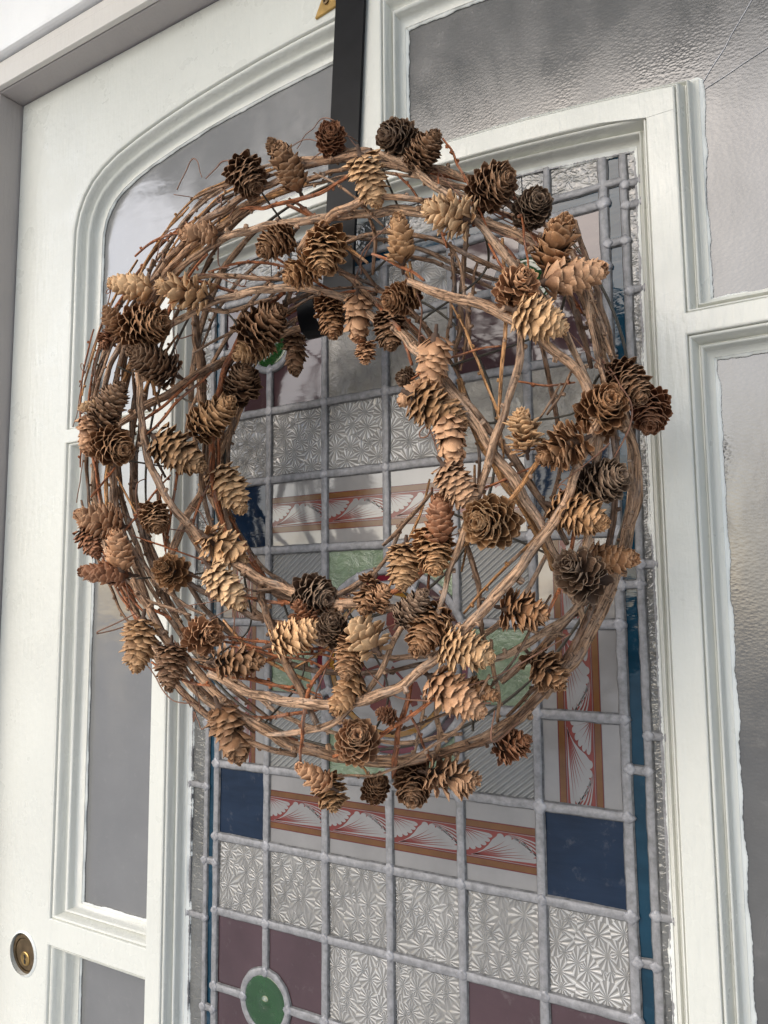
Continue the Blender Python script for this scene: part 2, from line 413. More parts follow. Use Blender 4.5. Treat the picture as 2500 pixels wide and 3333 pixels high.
# rim lock cylinder in its hole
def disc(V, Fc, cx, cz, prof, n=36):
    """lathe of (radius, depth) about an axis normal to the door"""
    b0 = len(V)
    for r, d in prof: V += [(cx + r * cos(2 * pi * i / n), -d, cz + r * sin(2 * pi * i / n)) for i in range(n)]
    for k in range(len(prof) - 1):
        for i in range(n):
            j = (i + 1) % n; Fc.append((b0 + k * n + i, b0 + k * n + j, b0 + (k + 1) * n + j, b0 + (k + 1) * n + i))
    Fc.append(tuple(b0 + i for i in range(n))); Fc.append(tuple(b0 + (len(prof) - 1) * n + i for i in reversed(range(n))))
def disc_obj(name, cx, cz, prof, m, parent, n=36): 
    V, Fc = [], []; disc(V, Fc, cx, cz, prof, n); o = mobj(name, V, Fc, m, parent, True); o.data.set_sharp_from_angle(angle=radians(30)); return o
lk = D(disc_obj('lock_cylinder', LCX, LCZ, [(.0181, 0), (.0181, .0172), (.0177, .0186), (.0146, .0186), (.0144, .0168), (.0139, .0168), (.0137, .0180), (.0001, .0180)], OLDBRASS, door))
disc_obj('lock_plug', LCX - .0006, LCZ - .0038, [(.0062, .010), (.0062, .0186), (.0056, .0190), (.0001, .0190)], BRASS, lk)
slab_obj('keyhole', [[(LCX - .0012, LCZ - .0078), (LCX + .0006, LCZ - .0080), (LCX + .0008, LCZ - .0050), (LCX - .0002, LCZ - .0042), (LCX + .0012, LCZ - .0020), (LCX + .0002, LCZ + .0004), (LCX - .0014, LCZ - .0006), (LCX - .0004, LCZ - .0030), (LCX - .0016, LCZ - .0050)]], .0150, .0193, DARK, lk)
lk.location = (0, .0015, 0)
lk.matrix_basis = Matrix.Translation((LCX, .0002, LCZ)) @ Matrix.Rotation(radians(5), 4, 'X') @ Matrix.Translation((-LCX, 0, -LCZ))
D(ragged('chipped_rim', hole, True, .0009, PUTTY, door, 5, .0003, -1, .0008)).location = (0, -.0200, 0)
# small brass plate with its screw
bp = D(slab_obj('brass_plate', [[(.1165, .3568), (.1385, .3598), (.1270, .3780)]], .0200, .0222, BRASS, door))
disc_obj('screw', .1275, .3662, [(.0024, .0222), (.0024, .0236), (.0016, .0238), (.0014, .0228), (.0001, .0228)], OLDBRASS, bp, 16)

# ------------------------------------------------------------------ stained glass
CXS = [.0035, .055, .110, .165, .220, .275, .330]
CU = .05582
RZ = [.1535] + [-CU * v for v in range(-2, 9)]
V, Fc = [], []
inn = offset_poly(PPAN, [.001] * len(PPAN)); inn2 = offset_poly(PPAN, [-.0022] * len(PPAN))
slab(V, Fc, [inn, list(reversed(inn2))], -.003, .0016)
pan = D(mobj('stained_glass_panel', V, Fc, LEAD, door, label='leaded stained glass panel of square panes with coloured roundels'))
jr = random.Random(3)
def pane(poly, kind, label=None, d=.0):
    o = slab_obj('glass_pane', [poly], -.003, d, G[kind], pan, label)
    if kind != 'clear' or len(poly) > 4:                  # panes never sit quite flat in their leads
        mx_ = sum(p[0] for p in poly) / len(poly); mz_ = sum(p[1] for p in poly) / len(poly); tx, tz = jr.gauss(0, .010), jr.gauss(0, .010)
        for v in o.data.vertices: v.co.y += max(-.0006, min(.0006, tx * (v.co.x - mx_) + tz * (v.co.z - mz_)))
    return o
def came(pts, wd=.0060, name='lead_came'):
    """half-round lead strip along a polyline in the XZ plane, with a lip of cement on both sides"""
    prof = [(-.5, .0004), (-.42, .0011), (-.385, .0016), (-.31, .0021), (0, .0023), (.31, .0021), (.385, .0016), (.42, .0011), (.5, .0004)]
    V, Fc = [], []; P = [Vector(p) for p in pts]; n = len(P); m_ = len(prof); rn = random.Random(int(P[0].x * 9e4) + int(P[-1].y * 7e4))
    for i, p in enumerate(P):
        d = (P[min(i + 1, n - 1)] - P[max(i - 1, 0)]).normalized(); nn = Vector((-d.y, d.x)); j = 1 + rn.uniform(-.06, .06); o = rn.uniform(-.0002, .0002)
        for s, h in prof: q = p + nn * (s * wd * 1.16 * j + o); V.append((q.x, -h * (1 + rn.uniform(-.06, .06)), q.y))
    for i in range(n - 1):
        for k in range(m_ - 1): Fc.append((i * m_ + k, i * m_ + k + 1, (i + 1) * m_ + k + 1, (i + 1) * m_ + k))
    o = mobj(name, V, Fc, [LEAD, CEMENT], pan, True); m_ -= 1
    o.data.polygons.foreach_set('material_index', [1 if (f % m_) in (0, 1, m_ - 1, m_ - 2) else 0 for f in range(len(Fc))]); return o
def sub(a, b, step=.007):
    a, b = Vector(a), Vector(b); k = max(2, int((b - a).length / step)); return [tuple(a.lerp(b, i / k)) for i in range(k + 1)]
def joint(x, z, r=.0046):
    V, Fc = [], []; n = 16; prof = [(1.0, .0006), (.95, .0019), (.80, .0027), (.40, .0029)]
    lob = [1 + .10 * cos(4 * 2 * pi * i / n) + jr.uniform(-.10, .10) for i in range(n)]
    x += jr.uniform(-.0004, .0004); z += jr.uniform(-.0004, .0004)
    for s, h in prof: V += [(x + s * r * lob[i] * cos(2 * pi * i / n), -h - jr.uniform(0, .0002), z + s * r * lob[i] * sin(2 * pi * i / n)) for i in range(n)]
    V.append((x, -.0029, z))
    for k in range(3):
        for i in range(n): j = (i + 1) % n; Fc.append((k * n + i, k * n + j, (k + 1) * n + j, (k + 1) * n + i))
    for i in range(n): Fc.append((3 * n + i, 3 * n + (i + 1) % n, 4 * n))
    return mobj('solder_joint', V, Fc, SOLDER, pan, True)
def rect(x0, x1, z0, z1, g=.0012): return [(x0 + g, z0 + g), (x1 - g, z0 + g), (x1 - g, z1 - g), (x0 + g, z1 - g)]
def minus_circle(P, c, Rr):
    S = []
    for i in range(len(P)):
        a, b = Vector(P[i]), Vector(P[(i + 1) % len(P)]); k = 60
        S += [a.lerp(b, j / k) for j in range(k)]
    C_ = Vector(c); ins = [(p - C_).length < Rr for p in S]
    if not any(ins): return P
    if all(ins): return None
    n = len(S); st = next(i for i in range(n) if ins[i - 1] and not ins[i]); S = S[st:] + S[:st]; ins = ins[st:] + ins[:st]
    out = [p for p, q in zip(S, ins) if not q]
    a0 = atan2(out[-1].y - C_.y, out[-1].x - C_.x); a1 = atan2(out[0].y - C_.y, out[0].x - C_.x); da = (a1 - a0 + pi) % (2 * pi) - pi
    corners = [out[0]] + [p for i, p in enumerate(out[1:-1], 1) if (p - out[i - 1]).normalized().dot((out[i + 1] - p).normalized()) < .999] + [out[-1]]
    return [tuple(p) for p in corners] + [(C_.x + Rr * cos(a0 + da * i / 12), C_.y + Rr * sin(a0 + da * i / 12)) for i in range(1, 12)]
def seg_out(a, b, circles):
    """the stretches of a segment outside the circles"""
    k = 80; A, B = Vector(a), Vector(b); runs, cur = [], []
    for i in range(k + 1):
        p = A.lerp(B, i / k)
        if any((p - Vector(c)).length < r for c, r in circles):
            if len(cur) > 6: runs.append((cur[0], cur[-1]))
            cur = []
        else: cur.append(p)
    if len(cur) > 6: runs.append((cur[0], cur[-1]))
    return runs
ROUND = [((.055, RZ[1]), .0215), ((.275, RZ[1]), .0215), ((.055, RZ[10]), .0215), ((.275, RZ[10]), .0215)]
MID = ((.165, -2.5 * CU), .0655)
CIRC = ROUND + [MID]
def kind_at(i, j):
    if i in (0, 1, 9, 10): return 'plum' if j in (0, 1, 4, 5) else ('cloudy' if i == 1 else 'star')
    if i == 2: return 'cloudy' if j > 3 else 'star'
    if i == 8: return 'star'
    if i in (3, 7): return 'navy' if j in (0, 5) else 'fern_h'
    if j in (0, 5): return 'fern_v'
    if i == 5: return 'green'
    return 'diag' if j in (1, 4) else 'green'
LAB = dict(plum='plum purple glass', cloudy='cloudy textured glass', star='starburst pressed glass', navy='navy blue glass', green='pale sage green glass', diag='diagonally ribbed clear glass', fern_h='clear glass painted with a red fern scroll', fern_v='clear glass painted with a red fern scroll')
# painted fern border, drawn once in a unit cell (s along the band, t across it, both 0..1)
def fern_parts():
    parts = []
    def quad(s0, t0, s1, t1, mi, lay): parts.append(([(s0, t0), (s1, t0), (s1, t1), (s0, t1)], mi, lay))
    for a, b in ((.240, .308), (.672, .740)):
        quad(0, a - .012, 1, a, 1, 1); quad(0, a, 1, b, 2, 1); quad(0, b, 1, b + .012, 1, 1)
    B0, B1 = .327, .653
    quad(0, B0, 1, B1, 0, 1)
    m_ = lambda s, t: (s, B0 + t * (B1 - B0))
    def lobes(cs, ct, rs, rt, a0, a1, n, amp):
        o = []
        for i in range(n * 6 + 1):
            u = i / (n * 6); g = radians(a0 + (a1 - a0) * u); k = 1 - amp + amp * abs(sin(pi * n * u)) ** .55; o.append((cs + rs * k * cos(g), ct + rt * k * sin(g)))
        return o
    low = [(.10, .04), (.55, .05)] + lobes(.50, .05, .50, .90, 3, 96, 7, .13) + [(.40, .70), (.345, .48), (.27, .28), (.18, .13)]
    up = [(.0, .96)] + lobes(-.02, .97, .43, .80, -87, -6, 6, .13)
    rayz = [[(.60, .975 - .015 * k), (.75, .93 - .05 * k), (.90, .86 - .11 * k), (1.0, .78 - .16 * k), (1.0, .71 - .16 * k), (.90, .81 - .11 * k), (.75, .90 - .05 * k)] for k in range(4)]
    for poly in (low, up): parts.append(([m_(*p) for p in poly], 3, 2))
    for poly in rayz: parts.append(([m_(*p) for p in poly], 3, 2))
    for k in range(6):                                       # veins
        u = (k + .6) / 6.4; e = (.97 - .45 * u, .16 + .66 * u); q = (.42 + .10 * (1 - u), .10 + .30 * u); pr = None
        pts = [((1 - v) ** 2 * .13 + 2 * v * (1 - v) * q[0] + v * v * e[0], (1 - v) ** 2 * .06 + 2 * v * (1 - v) * q[1] + v * v * e[1]) for v in [i / 7 for i in range(8)]]
        hw = [.004 + .016 * (1 - abs(2 * i / 7 - .8)) for i in range(8)]
        parts.append(([m_(s, t + h) for (s, t), h in zip(pts, hw)] + [m_(s, t - h) for (s, t), h in reversed(list(zip(pts, hw)))], 0, 3))
    for k in range(5):
        u = (k + .5) / 5; e = (.06 + .33 * u, .28 + .56 * u); pts = [((1 - v) ** 2 * .02 + 2 * v * (1 - v) * (.04 + .12 * u) + v * v * e[0], (1 - v) ** 2 * .93 + 2 * v * (1 - v) * (.72 + .20 * u) + v * v * e[1]) for v in [i / 6 for i in range(7)]]
        hw = [.004 + .014 * (1 - abs(2 * i / 6 - .8)) for i in range(7)]
        parts.append(([m_(s, t + h) for (s, t), h in zip(pts, hw)] + [m_(s, t - h) for (s, t), h in reversed(list(zip(pts, hw)))], 0, 3))
    return parts
FERN = fern_parts()
def fern(x0, x1, z0, z1, vertical, parent, flip):
    V, Fc, MI = [], [], []
    for poly, mi, lay in FERN:
        pts = []
        for s, t in poly:
            if vertical: pts.append((x0 + (1 - t if flip else t) * (x1 - x0), z0 + (1 - s) * (z1 - z0)))
            else: pts.append((x0 + s * (x1 - x0), z0 + (1 - t if flip else t) * (z1 - z0)))
        b = len(V); V += [(x, -.0001 - .00012 * lay, z) for x, z in pts]
        for tr in geometry.tessellate_polygon([[Vector((x, z, 0)) for x, z in pts]]): Fc.append(tuple(b + i for i in tr)); MI.append(mi)
    me = bpy.data.meshes.new('painted_fern'); me.from_pydata(V, [], Fc)
    for mm in (REDP, DREDP, AMBP, G['clear']): me.materials.append(mm)
    me.polygons.foreach_set('material_index', MI); me.update()
    return link(bpy.data.objects.new('painted_fern', me), parent)
FERNS = []
for i in range(11):
    for j in range(6):
        x0, x1, z1, z0 = CXS[j], CXS[j + 1], RZ[i], RZ[i + 1]; k = kind_at(i, j); P = rect(x0, x1, z0, z1)
        for c, r in CIRC:
            if P: P = minus_circle(P, c, r)
        if not P: continue
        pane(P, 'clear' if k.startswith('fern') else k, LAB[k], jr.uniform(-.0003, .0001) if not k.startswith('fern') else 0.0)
        if k.startswith('fern'): fern(x0 + .0012, x1 - .0012, z0 + .0012, z1 - .0012, k == 'fern_v', pan, (k == 'fern_v') and j == 0)
for i in range(12):                                # horizontal cames
    for j in range(6):
        for a, b in seg_out((CXS[j], RZ[i]), (CXS[j + 1], RZ[i]), [(c, r - .001) for c, r in CIRC]):
            if (Vector(a) - Vector(b)).length > .004: came(sub(a, b))
for j in range(7):
    for i in range(11):
        for a, b in seg_out((CXS[j], RZ[i]), (CXS[j], RZ[i + 1]), [(c, r - .001) for c, r in CIRC]): came(sub(a, b))
for i in range(12):
    for j in range(7):
        if not any((Vector((CXS[j], RZ[i])) - Vector(c)).length < r + .002 for c, r in CIRC): joint(CXS[j], RZ[i], .0036 + .0012 * jr.random())
def circle(c, r, n=40, a0=0, a1=2 * pi): return [(c[0] + r * cos(a0 + (a1 - a0) * i / n), c[1] + r * sin(a0 + (a1 - a0) * i / n)) for i in range(n + 1)]
for c, r in ROUND:                                 # bull's-eye roundels
    came(circle(c, r), .0056)
    V, Fc = [], []; disc(V, Fc, c[0], c[1], [(.0205, -.002), (.0203, .0006), (.0185, .0018), (.0160, .0014), (.0135, .0019), (.0105, .0013), (.0080, .0018), (.0052, .0011), (.0034, .0026), (.0015, .0032), (.0001, .0033)], 40)
    o = mobj('glass_roundel', V, Fc, G['bottle'], pan, True, 'round green bullseye glass')
    for a in range(4): joint(c[0] + r * cos(a * pi / 2), c[1] + r * sin(a * pi / 2), .0038)
mc, mr_ = MID
came(circle(mc, mr_, 60), .0056); came(circle(mc, .0545, 60), .0056)
for s in range(8):                                 # ring of plum and ruby segments round the central painted disc
    a0, a1 = s * pi / 4 + pi / 8, (s + 1) * pi / 4 + pi / 8
    P = circle(mc, .0650, 8, a0 + .02, a1 - .02) + list(reversed(circle(mc, .0548, 8, a0 + .02, a1 - .02)))
    pane(P, 'ruby' if s % 2 else 'plum', 'ruby ring segment' if s % 2 else 'plum ring segment')
    came([(mc[0] + rr * cos(a0), mc[1] + rr * sin(a0)) for rr in (.0565, .060, .0635)], .0050)
    joint(mc[0] + .0655 * cos(a0), mc[1] + .0655 * sin(a0), .0036); joint(mc[0] + .0545 * cos(a0), mc[1] + .0545 * sin(a0), .0036)
V, Fc = [], []; slab(V, Fc, [circle(mc, .0540, 48)[:-1], list(reversed(circle(mc, .0475, 48)[:-1]))], -.003, 0.0); mobj('glass_pane', V, Fc, G['amber'], pan, label='amber ring of the central disc')
ctr = pane(circle(mc, .0473, 48)[:-1], 'clear', 'clear central disc painted with a red flower')
V, Fc = [], []
for s in range(6):                                 # painted flower: six notched petals on stalks
    a = s * pi / 3 + .3
    def pt(r, o): return (mc[0] + r * cos(a) - o * sin(a), mc[1] + r * sin(a) + o * cos(a))
    for loop in ([pt(.004, -.0012), pt(.020, -.0008), pt(.020, .0008), pt(.004, .0012)],
                 [pt(.019, -.0015), pt(.026, -.0075), pt(.034, -.0085), pt(.036, -.0045), pt(.033, -.0018), pt(.037, 0), pt(.033, .0018), pt(.036, .0045), pt(.034, .0085), pt(.026, .0075), pt(.019, .0015)]):
        b = len(V); V += [(x, -.0003, z) for x, z in loop]
        Fc += [tuple(b + i for i in tr) for tr in geometry.tessellate_polygon([[Vector((x, z, 0)) for x, z in loop]])]
mobj('painted_flower', V, Fc, DREDP, pan)
# border strips: narrow blue line and an outer strip of rippled clear glass on every side
ZT, ZB = RZ[0], RZ[11]
def strip_v(xa, xb, breaks, kind, lab, zt, zb, bars):
    zs = [zt] + breaks + [zb]
    for a, b in zip(zs[:-1], zs[1:]):
        pane(rect(xa, xb, b, a, .0006), kind, lab)
    for z in breaks:
        if bars: came(sub((xa - .001, z), (xb + .001, z), .003), .0052); joint(xa - .0005, z, .0036); joint(xb + .0005, z, .0036)
def topz(x): return .181 + arc(x)
strip_v(.3325, .3420, [.126, .019, -.088, -.196, -.303, -.410], 'teal', 'narrow deep blue border glass', .1865, PZ0, True)
strip_v(.3445, .3545, [.162, .148, .093, .008, -.076, -.176, -.276, -.376], 'ripple', 'rippled clear border glass', .183, PZ0, True)
strip_v(-.0075, .0022, [.120, .012, -.084, -.192, -.299, -.408], 'teal', 'narrow deep blue border glass', .1865, PZ0, True)
strip_v(-.0262, -.0080, [.140, .058, -.042, -.142, -.242, -.342, -.44], 'ripple', 'rippled clear border glass', .183, PZ0, True)
for x in (CXS[0], CXS[6]): came(sub((x, .1535), (x, .184))); came(sub((x, ZB), (x, PZ0)))
came(sub((.3432, .182), (.3432, PZ0)), .0050); came(sub((-.0072, .182), (-.0072, PZ0)), .0046)
for z, s in ((.1655, 1), (ZB - .012, -1)): came(sub((-.006, z), (.3425, z)), .0050)
for j in range(6):
    x0, x1 = CXS[j], CXS[j + 1]
    pane(rect(x0, x1, .1545, .1650, .0004), 'teal', 'narrow deep blue border glass'); pane(rect(x0, x1, ZB - .0115, ZB - .001, .0004), 'teal', 'narrow deep blue border glass')
    pane([(x0 + .0005, .1655), (x1 - .0005, .1655), (x1 - .0005, topz(x1) + .002), (x0 + .0005, topz(x0) + .002)], 'ripple', 'rippled clear border glass')
    pane([(x0 + .0005, PZ0), (x1 - .0005, PZ0), (x1 - .0005, ZB - .0125), (x0 + .0005, ZB - .0125)], 'ripple', 'rippled clear border glass')
    if j: came(sub((x0 + .018, .1660), (x0 + .018, topz(x0) + .001), .004), .005)

# ------------------------------------------------------------------ black hanger over the door
hg = empty('wreath_hanger', (.146, -.0235, .43), 'flat black metal over-door hanger holding up the wreath', 'hanger')
def ribbon(name, prof, wd, th, m, parent, xf):
    V, Fc = [], []; n = len(prof)
    for i, (d, z) in enumerate(prof):
        a, b = prof[max(i - 1, 0)], prof[min(i + 1, n - 1)]; tx, tz = b[0] - a[0], b[1] - a[1]; l = hypot(tx, tz); nx, nz = -tz / l, tx / l
        wv = wd(i, n) if callable(wd) else wd; x = xf(z)
        for sx, sn in ((-.5, -.5), (-.47, .5), (.47, .5), (.5, -.5)): V.append((x + sx * wv, -(d + nx * th * sn), z + nz * th * sn))
    for i in range(n - 1):
        for k in range(4): Fc.append((i * 4 + k, i * 4 + (k + 1) % 4, i * 4 + 4 + (k + 1) % 4, i * 4 + 4 + k))
    Fc += [(0, 1, 2, 3), ((n - 1) * 4 + 3, (n - 1) * 4 + 2, (n - 1) * 4 + 1, (n - 1) * 4)]
    o = mobj(name, V, Fc, m, parent, True); o.data.set_sharp_from_angle(angle=radians(40)); o.matrix_parent_inverse = Matrix.Translation(-Vector(parent.location)); return o
xf = lambda z: .1455 + (z - .255) * .055
ribbon('strap', [(.0235, .43 - .31 * i / 20) for i in range(21)], .0282, .0018, BLACK, hg, xf)
HK = [(.0236, .1195), (.0258, .1125), (.0315, .1040), (.0395, .0955), (.0480, .0890), (.0560, .0862), (.0630, .0885), (.0675, .0965), (.0695, .1080), (.0695, .1240)]
ribbon('hook', HK, lambda i, n: .0180 - .0005 * i, .0018, BLACK, hg, lambda z: .1440)

# ------------------------------------------------------------------ the wreath (metres x 10^-4)
BRANCH = [
(318,0,[(517,-1327,615),(506,-1287,401),(512,-1249,179),(554,-1205,-51),(638,-1151,-264),(762,-1086,-447),(929,-1020,-608),(1147,-981,-749),(1418,-1004,-857),(1737,-1109,-931),(2068,-1243,-978),(2354,-1338,-999),(2578,-1387,-1001)]),
(293,0,[(1333,-1431,-1393),(1485,-1431,-1438),(1718,-1426,-1485),(2002,-1411,-1512),(2277,-1391,-1494),(2516,-1373,-1422),(2723,-1362,-1297),(2920,-1351,-1129),(3103,-1331,-944),(3255,-1303,-760),(3368,-1276,-593),(3448,-1248,-439),(3511,-1214,-281),(3569,-1175,-106)]),
(322,0,[(543,-1345,-822),(793,-1354,-1083),(1071,-1353,-1324),(1337,-1333,-1523),(1573,-1280,-1677),(1790,-1185,-1788),(2012,-1045,-1857),(2259,-897,-1873),(2532,-806,-1816),(2808,-754,-1682),(3066,-715,-1480),(3280,-685,-1233),(3436,-667,-965),(3536,-660,-705),(3592,-662,-473),(3611,-678,-280),(3607,-748,-130),(3604,-904,-11)]),
(276,0,[(681,-1304,830),(843,-1265,896),(1057,-1210,965),(1296,-1146,1010),(1534,-1086,1015),(1763,-1019,973),(1983,-956,873),(2224,-969,697),(2502,-1102,456),(2760,-1257,199),(2956,-1342,-34),(3094,-1357,-237),(3200,-1324,-424),(3282,-1250,-595),(3333,-1136,-755),(3362,-990,-912)]),
(260,0,[(2639,-1357,693),(2813,-1390,604),(2980,-1405,525),(3124,-1398,452),(3244,-1372,375),(3353,-1326,289),(3451,-1264,187),(3523,-1199,64),(3559,-1152,-79),(3557,-1134,-231),(3538,-1123,-381),(3512,-1100,-529),(3466,-1084,-687),(3399,-1090,-847)]),
(211,0,[(2470,-1354,1473),(2609,-1351,1379),(2740,-1349,1274),(2865,-1346,1152),(2987,-1341,1011),(3102,-1333,856),(3210,-1317,703),(3305,-1291,570),(3386,-1258,443),(3456,-1217,301),(3512,-1170,150),(3559,-1117,-2)]),
(262,0,[(664,-1336,1062),(884,-1332,1189),(1119,-1327,1279),(1386,-1318,1314),(1706,-1310,1297),(2042,-1314,1245),(2364,-1325,1177),(2665,-1326,1102),(2913,-1301,1022),(3093,-1258,940),(3229,-1200,854),(3342,-1133,751),(3438,-1064,619),(3522,-995,460)]),
(234,0,[(1808,-1252,1116),(1945,-1304,1158),(2090,-1347,1193),(2245,-1376,1215),(2409,-1392,1211),(2580,-1396,1175),(2750,-1392,1117)]),
(122,3,[(1444,-1366,1431),(1652,-1359,1397),(1846,-1358,1375),(2023,-1363,1372),(2184,-1367,1385),(2339,-1365,1414)]),
(330,1,[(8,-1110,257),(236,-1083,384),(425,-993,508),(571,-831,652),(724,-651,808),(948,-548,916),(1244,-533,958),(1588,-570,947)]),
(356,1,[(386,-702,1472),(289,-576,1237),(224,-486,981),(224,-442,698),(279,-444,400),(310,-457,113),(258,-430,-143)]),
(297,0,[(730,-444,655),(620,-448,457),(532,-483,248),(505,-598,19),(555,-798,-225),(610,-983,-451),(639,-1111,-654),(660,-1198,-837)]),
(257,1,[(1116,-790,-778),(1363,-1016,-929),(1566,-1186,-1073),(1726,-1290,-1212),(1854,-1336,-1350),(1950,-1337,-1486),(2024,-1309,-1617)]),
(183,2,[(819,-1168,-804),(1066,-1142,-922),(1326,-1143,-1021),(1616,-1173,-1087),(1924,-1219,-1124)]),
(92,3,[(1268,-1272,-1161),(1561,-1278,-1192),(1871,-1298,-1223),(2208,-1329,-1259)]),
(92,3,[(1277,-1273,-1189),(1573,-1280,-1224),(1881,-1296,-1251),(2191,-1318,-1275)]),
(78,3,[(1375,-1306,-1213),(1661,-1319,-1249),(1921,-1334,-1282),(2145,-1348,-1313)]),
(92,3,[(1238,-1334,-1385),(1520,-1331,-1403),(1802,-1327,-1435),(2061,-1317,-1486)]),
(79,3,[(1278,-1318,-1344),(1573,-1318,-1409),(1818,-1314,-1463),(2021,-1305,-1499)]),
(199,0,[(2965,-1184,-1263),(3045,-1123,-1233),(3146,-1031,-1180),(3244,-925,-1102),(3325,-845,-1002),(3397,-805,-887)]),
(237,1,[(2848,-738,-1420),(2962,-724,-1306),(3100,-707,-1177),(3251,-689,-1035),(3403,-671,-885)]),
(170,0,[(3312,-1014,-888),(3310,-846,-970),(3298,-730,-1069),(3264,-691,-1183),(3199,-693,-1310),(3116,-706,-1447)]),
(202,0,[(3281,-1353,376),(3265,-1366,251),(3237,-1378,106),(3193,-1390,-69),(3134,-1396,-255),(3060,-1400,-436),(2976,-1402,-618),(2896,-1398,-803),(2827,-1390,-973),(2758,-1378,-1133)]),
(189,1,[(2586,-1022,345),(2786,-1181,179),(2939,-1265,29),(3072,-1282,-141),(3196,-1247,-329),(3290,-1162,-513),(3361,-1032,-700)]),
(233,4,[(2839,-1209,157),(2950,-1243,-83),(3068,-1252,-300),(3168,-1215,-489),(3238,-1126,-661),(3282,-994,-829)]),
(188,1,[(2551,-426,1412),(2518,-416,1198),(2512,-461,950),(2540,-570,675),(2588,-713,393)]),
(129,1,[(2436,-446,1340),(2471,-501,1069),(2523,-625,781),(2598,-818,476)]),
(114,1,[(2598,-413,1189),(2582,-471,932),(2591,-569,665),(2624,-694,391)]),
(124,3,[(1770,-1295,1415),(1857,-1284,1361),(1931,-1268,1294)]),
(196,0,[(1662,-1304,-1701),(1878,-1298,-1678),(2073,-1301,-1630),(2234,-1315,-1544),(2366,-1338,-1419),(2477,-1357,-1266),(2573,-1366,-1104),(2649,-1368,-950)]),
(172,3,[(2622,-1319,-1380),(2579,-1290,-1458),(2517,-1242,-1560),(2431,-1155,-1686),(2320,-1022,-1827),(2201,-863,-1971)]),
(136,0,[(2710,-1237,-1404),(2606,-1047,-1612),(2474,-802,-1832)]),
(88,3,[(2536,-1195,-1594),(2500,-1013,-1735),(2461,-814,-1882)]),
(112,0,[(2650,-1215,-1423),(2508,-1053,-1629),(2337,-821,-1862)]),
(112,3,[(2171,-1413,-1279),(2095,-1414,-1355),(2028,-1407,-1448),(1969,-1380,-1567),(1906,-1317,-1708),(1831,-1216,-1870)]),
(79,4,[(2096,-1023,-1872),(2072,-929,-1945),(2079,-890,-2009)]),
(137,1,[(2952,-1329,-698),(2961,-1311,-817),(2966,-1282,-939),(2967,-1236,-1069),(2962,-1176,-1207)]),
(145,0,[(2983,-1170,-1186),(2921,-985,-1383),(2831,-742,-1610)]),
(236,0,[(1841,-1018,1150),(1971,-890,1025),(2182,-877,816),(2425,-948,556),(2625,-1014,314)]),
(179,0,[(906,-1302,1146),(1065,-1254,1135),(1235,-1197,1120),(1402,-1134,1101),(1549,-1067,1074)]),
(152,0,[(917,-1204,961),(1066,-1100,958),(1234,-1018,979),(1424,-961,1020)]),
(222,0,[(550,-1349,922),(711,-1354,1096),(911,-1355,1238),(1147,-1354,1342),(1389,-1355,1419),(1605,-1358,1478)]),
(225,1,[(714,-1383,1131),(912,-1387,1287),(1143,-1388,1403),(1394,-1388,1468),(1646,-1386,1509),(1905,-1380,1539),(2162,-1369,1538),(2409,-1354,1506)]),
(218,0,[(1851,-1310,1647),(2063,-1294,1632),(2295,-1279,1579),(2527,-1261,1490),(2737,-1235,1388),(2915,-1201,1279),(3067,-1164,1161),(3206,-1125,1032)]),
(73,3,[(2779,-1174,1558),(2880,-1241,1367),(2968,-1290,1186),(3041,-1318,1024),(3102,-1335,875)]),
(70,3,[(3174,-1196,1137),(3219,-1228,1003),(3257,-1259,860),(3283,-1286,719),(3299,-1309,597)]),
(60,3,[(2818,-1335,1256),(2846,-1355,1145),(2879,-1369,1045)]),
(81,3,[(3105,-1318,808),(3170,-1313,674),(3241,-1303,541)]),
(110,4,[(2668,-1366,823),(2670,-1348,736),(2670,-1324,633)]),
(110,3,[(462,-1252,257),(572,-1171,358),(684,-1087,479),(777,-1013,577)]),
(110,3,[(501,-1223,162),(600,-1144,308),(719,-1049,467),(843,-950,621)]),
(94,3,[(163,-1372,-269),(247,-1355,-160),(319,-1335,-64)]),
(93,3,[(431,-1336,-500),(508,-1247,-334),(566,-1164,-200),(607,-1088,-99)]),
(109,3,[(700,-1220,-628),(657,-1129,-376),(628,-1059,-151),(614,-1022,22)]),
(111,3,[(765,-1061,-515),(723,-953,-358),(685,-849,-207),(654,-763,-78)]),
(72,3,[(2511,-1103,244),(2788,-1243,279),(3005,-1317,291),(3149,-1333,279)]),
(67,3,[(3048,-1369,-434),(3160,-1346,-397),(3269,-1319,-353)]),
(68,3,[(3229,-1307,74),(3346,-1241,67),(3458,-1162,83)]),
(79,1,[(3363,-1238,-91),(3408,-1203,23),(3446,-1167,128),(3475,-1131,216)]),
(67,1,[(3316,-1270,-102),(3366,-1240,-19),(3415,-1206,69)]),
(78,4,[(2920,-1340,-1032),(3062,-1321,-890),(3196,-1292,-755),(3309,-1254,-629),(3399,-1218,-509)]),
(107,0,[(3112,-1169,-1091),(3179,-951,-1126),(3210,-692,-1165)]),
(173,1,[(3358,-811,1069),(3423,-778,857),(3478,-750,646),(3518,-729,440),(3547,-712,237),(3570,-695,36)]),
(140,0,[(3368,-995,941),(3456,-1023,679),(3513,-1043,452),(3543,-1053,257),(3561,-1053,81)]),
(119,0,[(3416,-970,787),(3488,-929,582),(3540,-904,384),(3572,-882,215)]),
(195,2,[(3282,-874,854),(3361,-887,629),(3420,-885,415),(3460,-871,211)]),
(130,1,[(2279,-1163,908),(2353,-1244,994),(2373,-1293,1084),(2349,-1314,1162)]),
(152,1,[(1645,-1047,1065),(1464,-902,1016),(1256,-734,965)]),
]
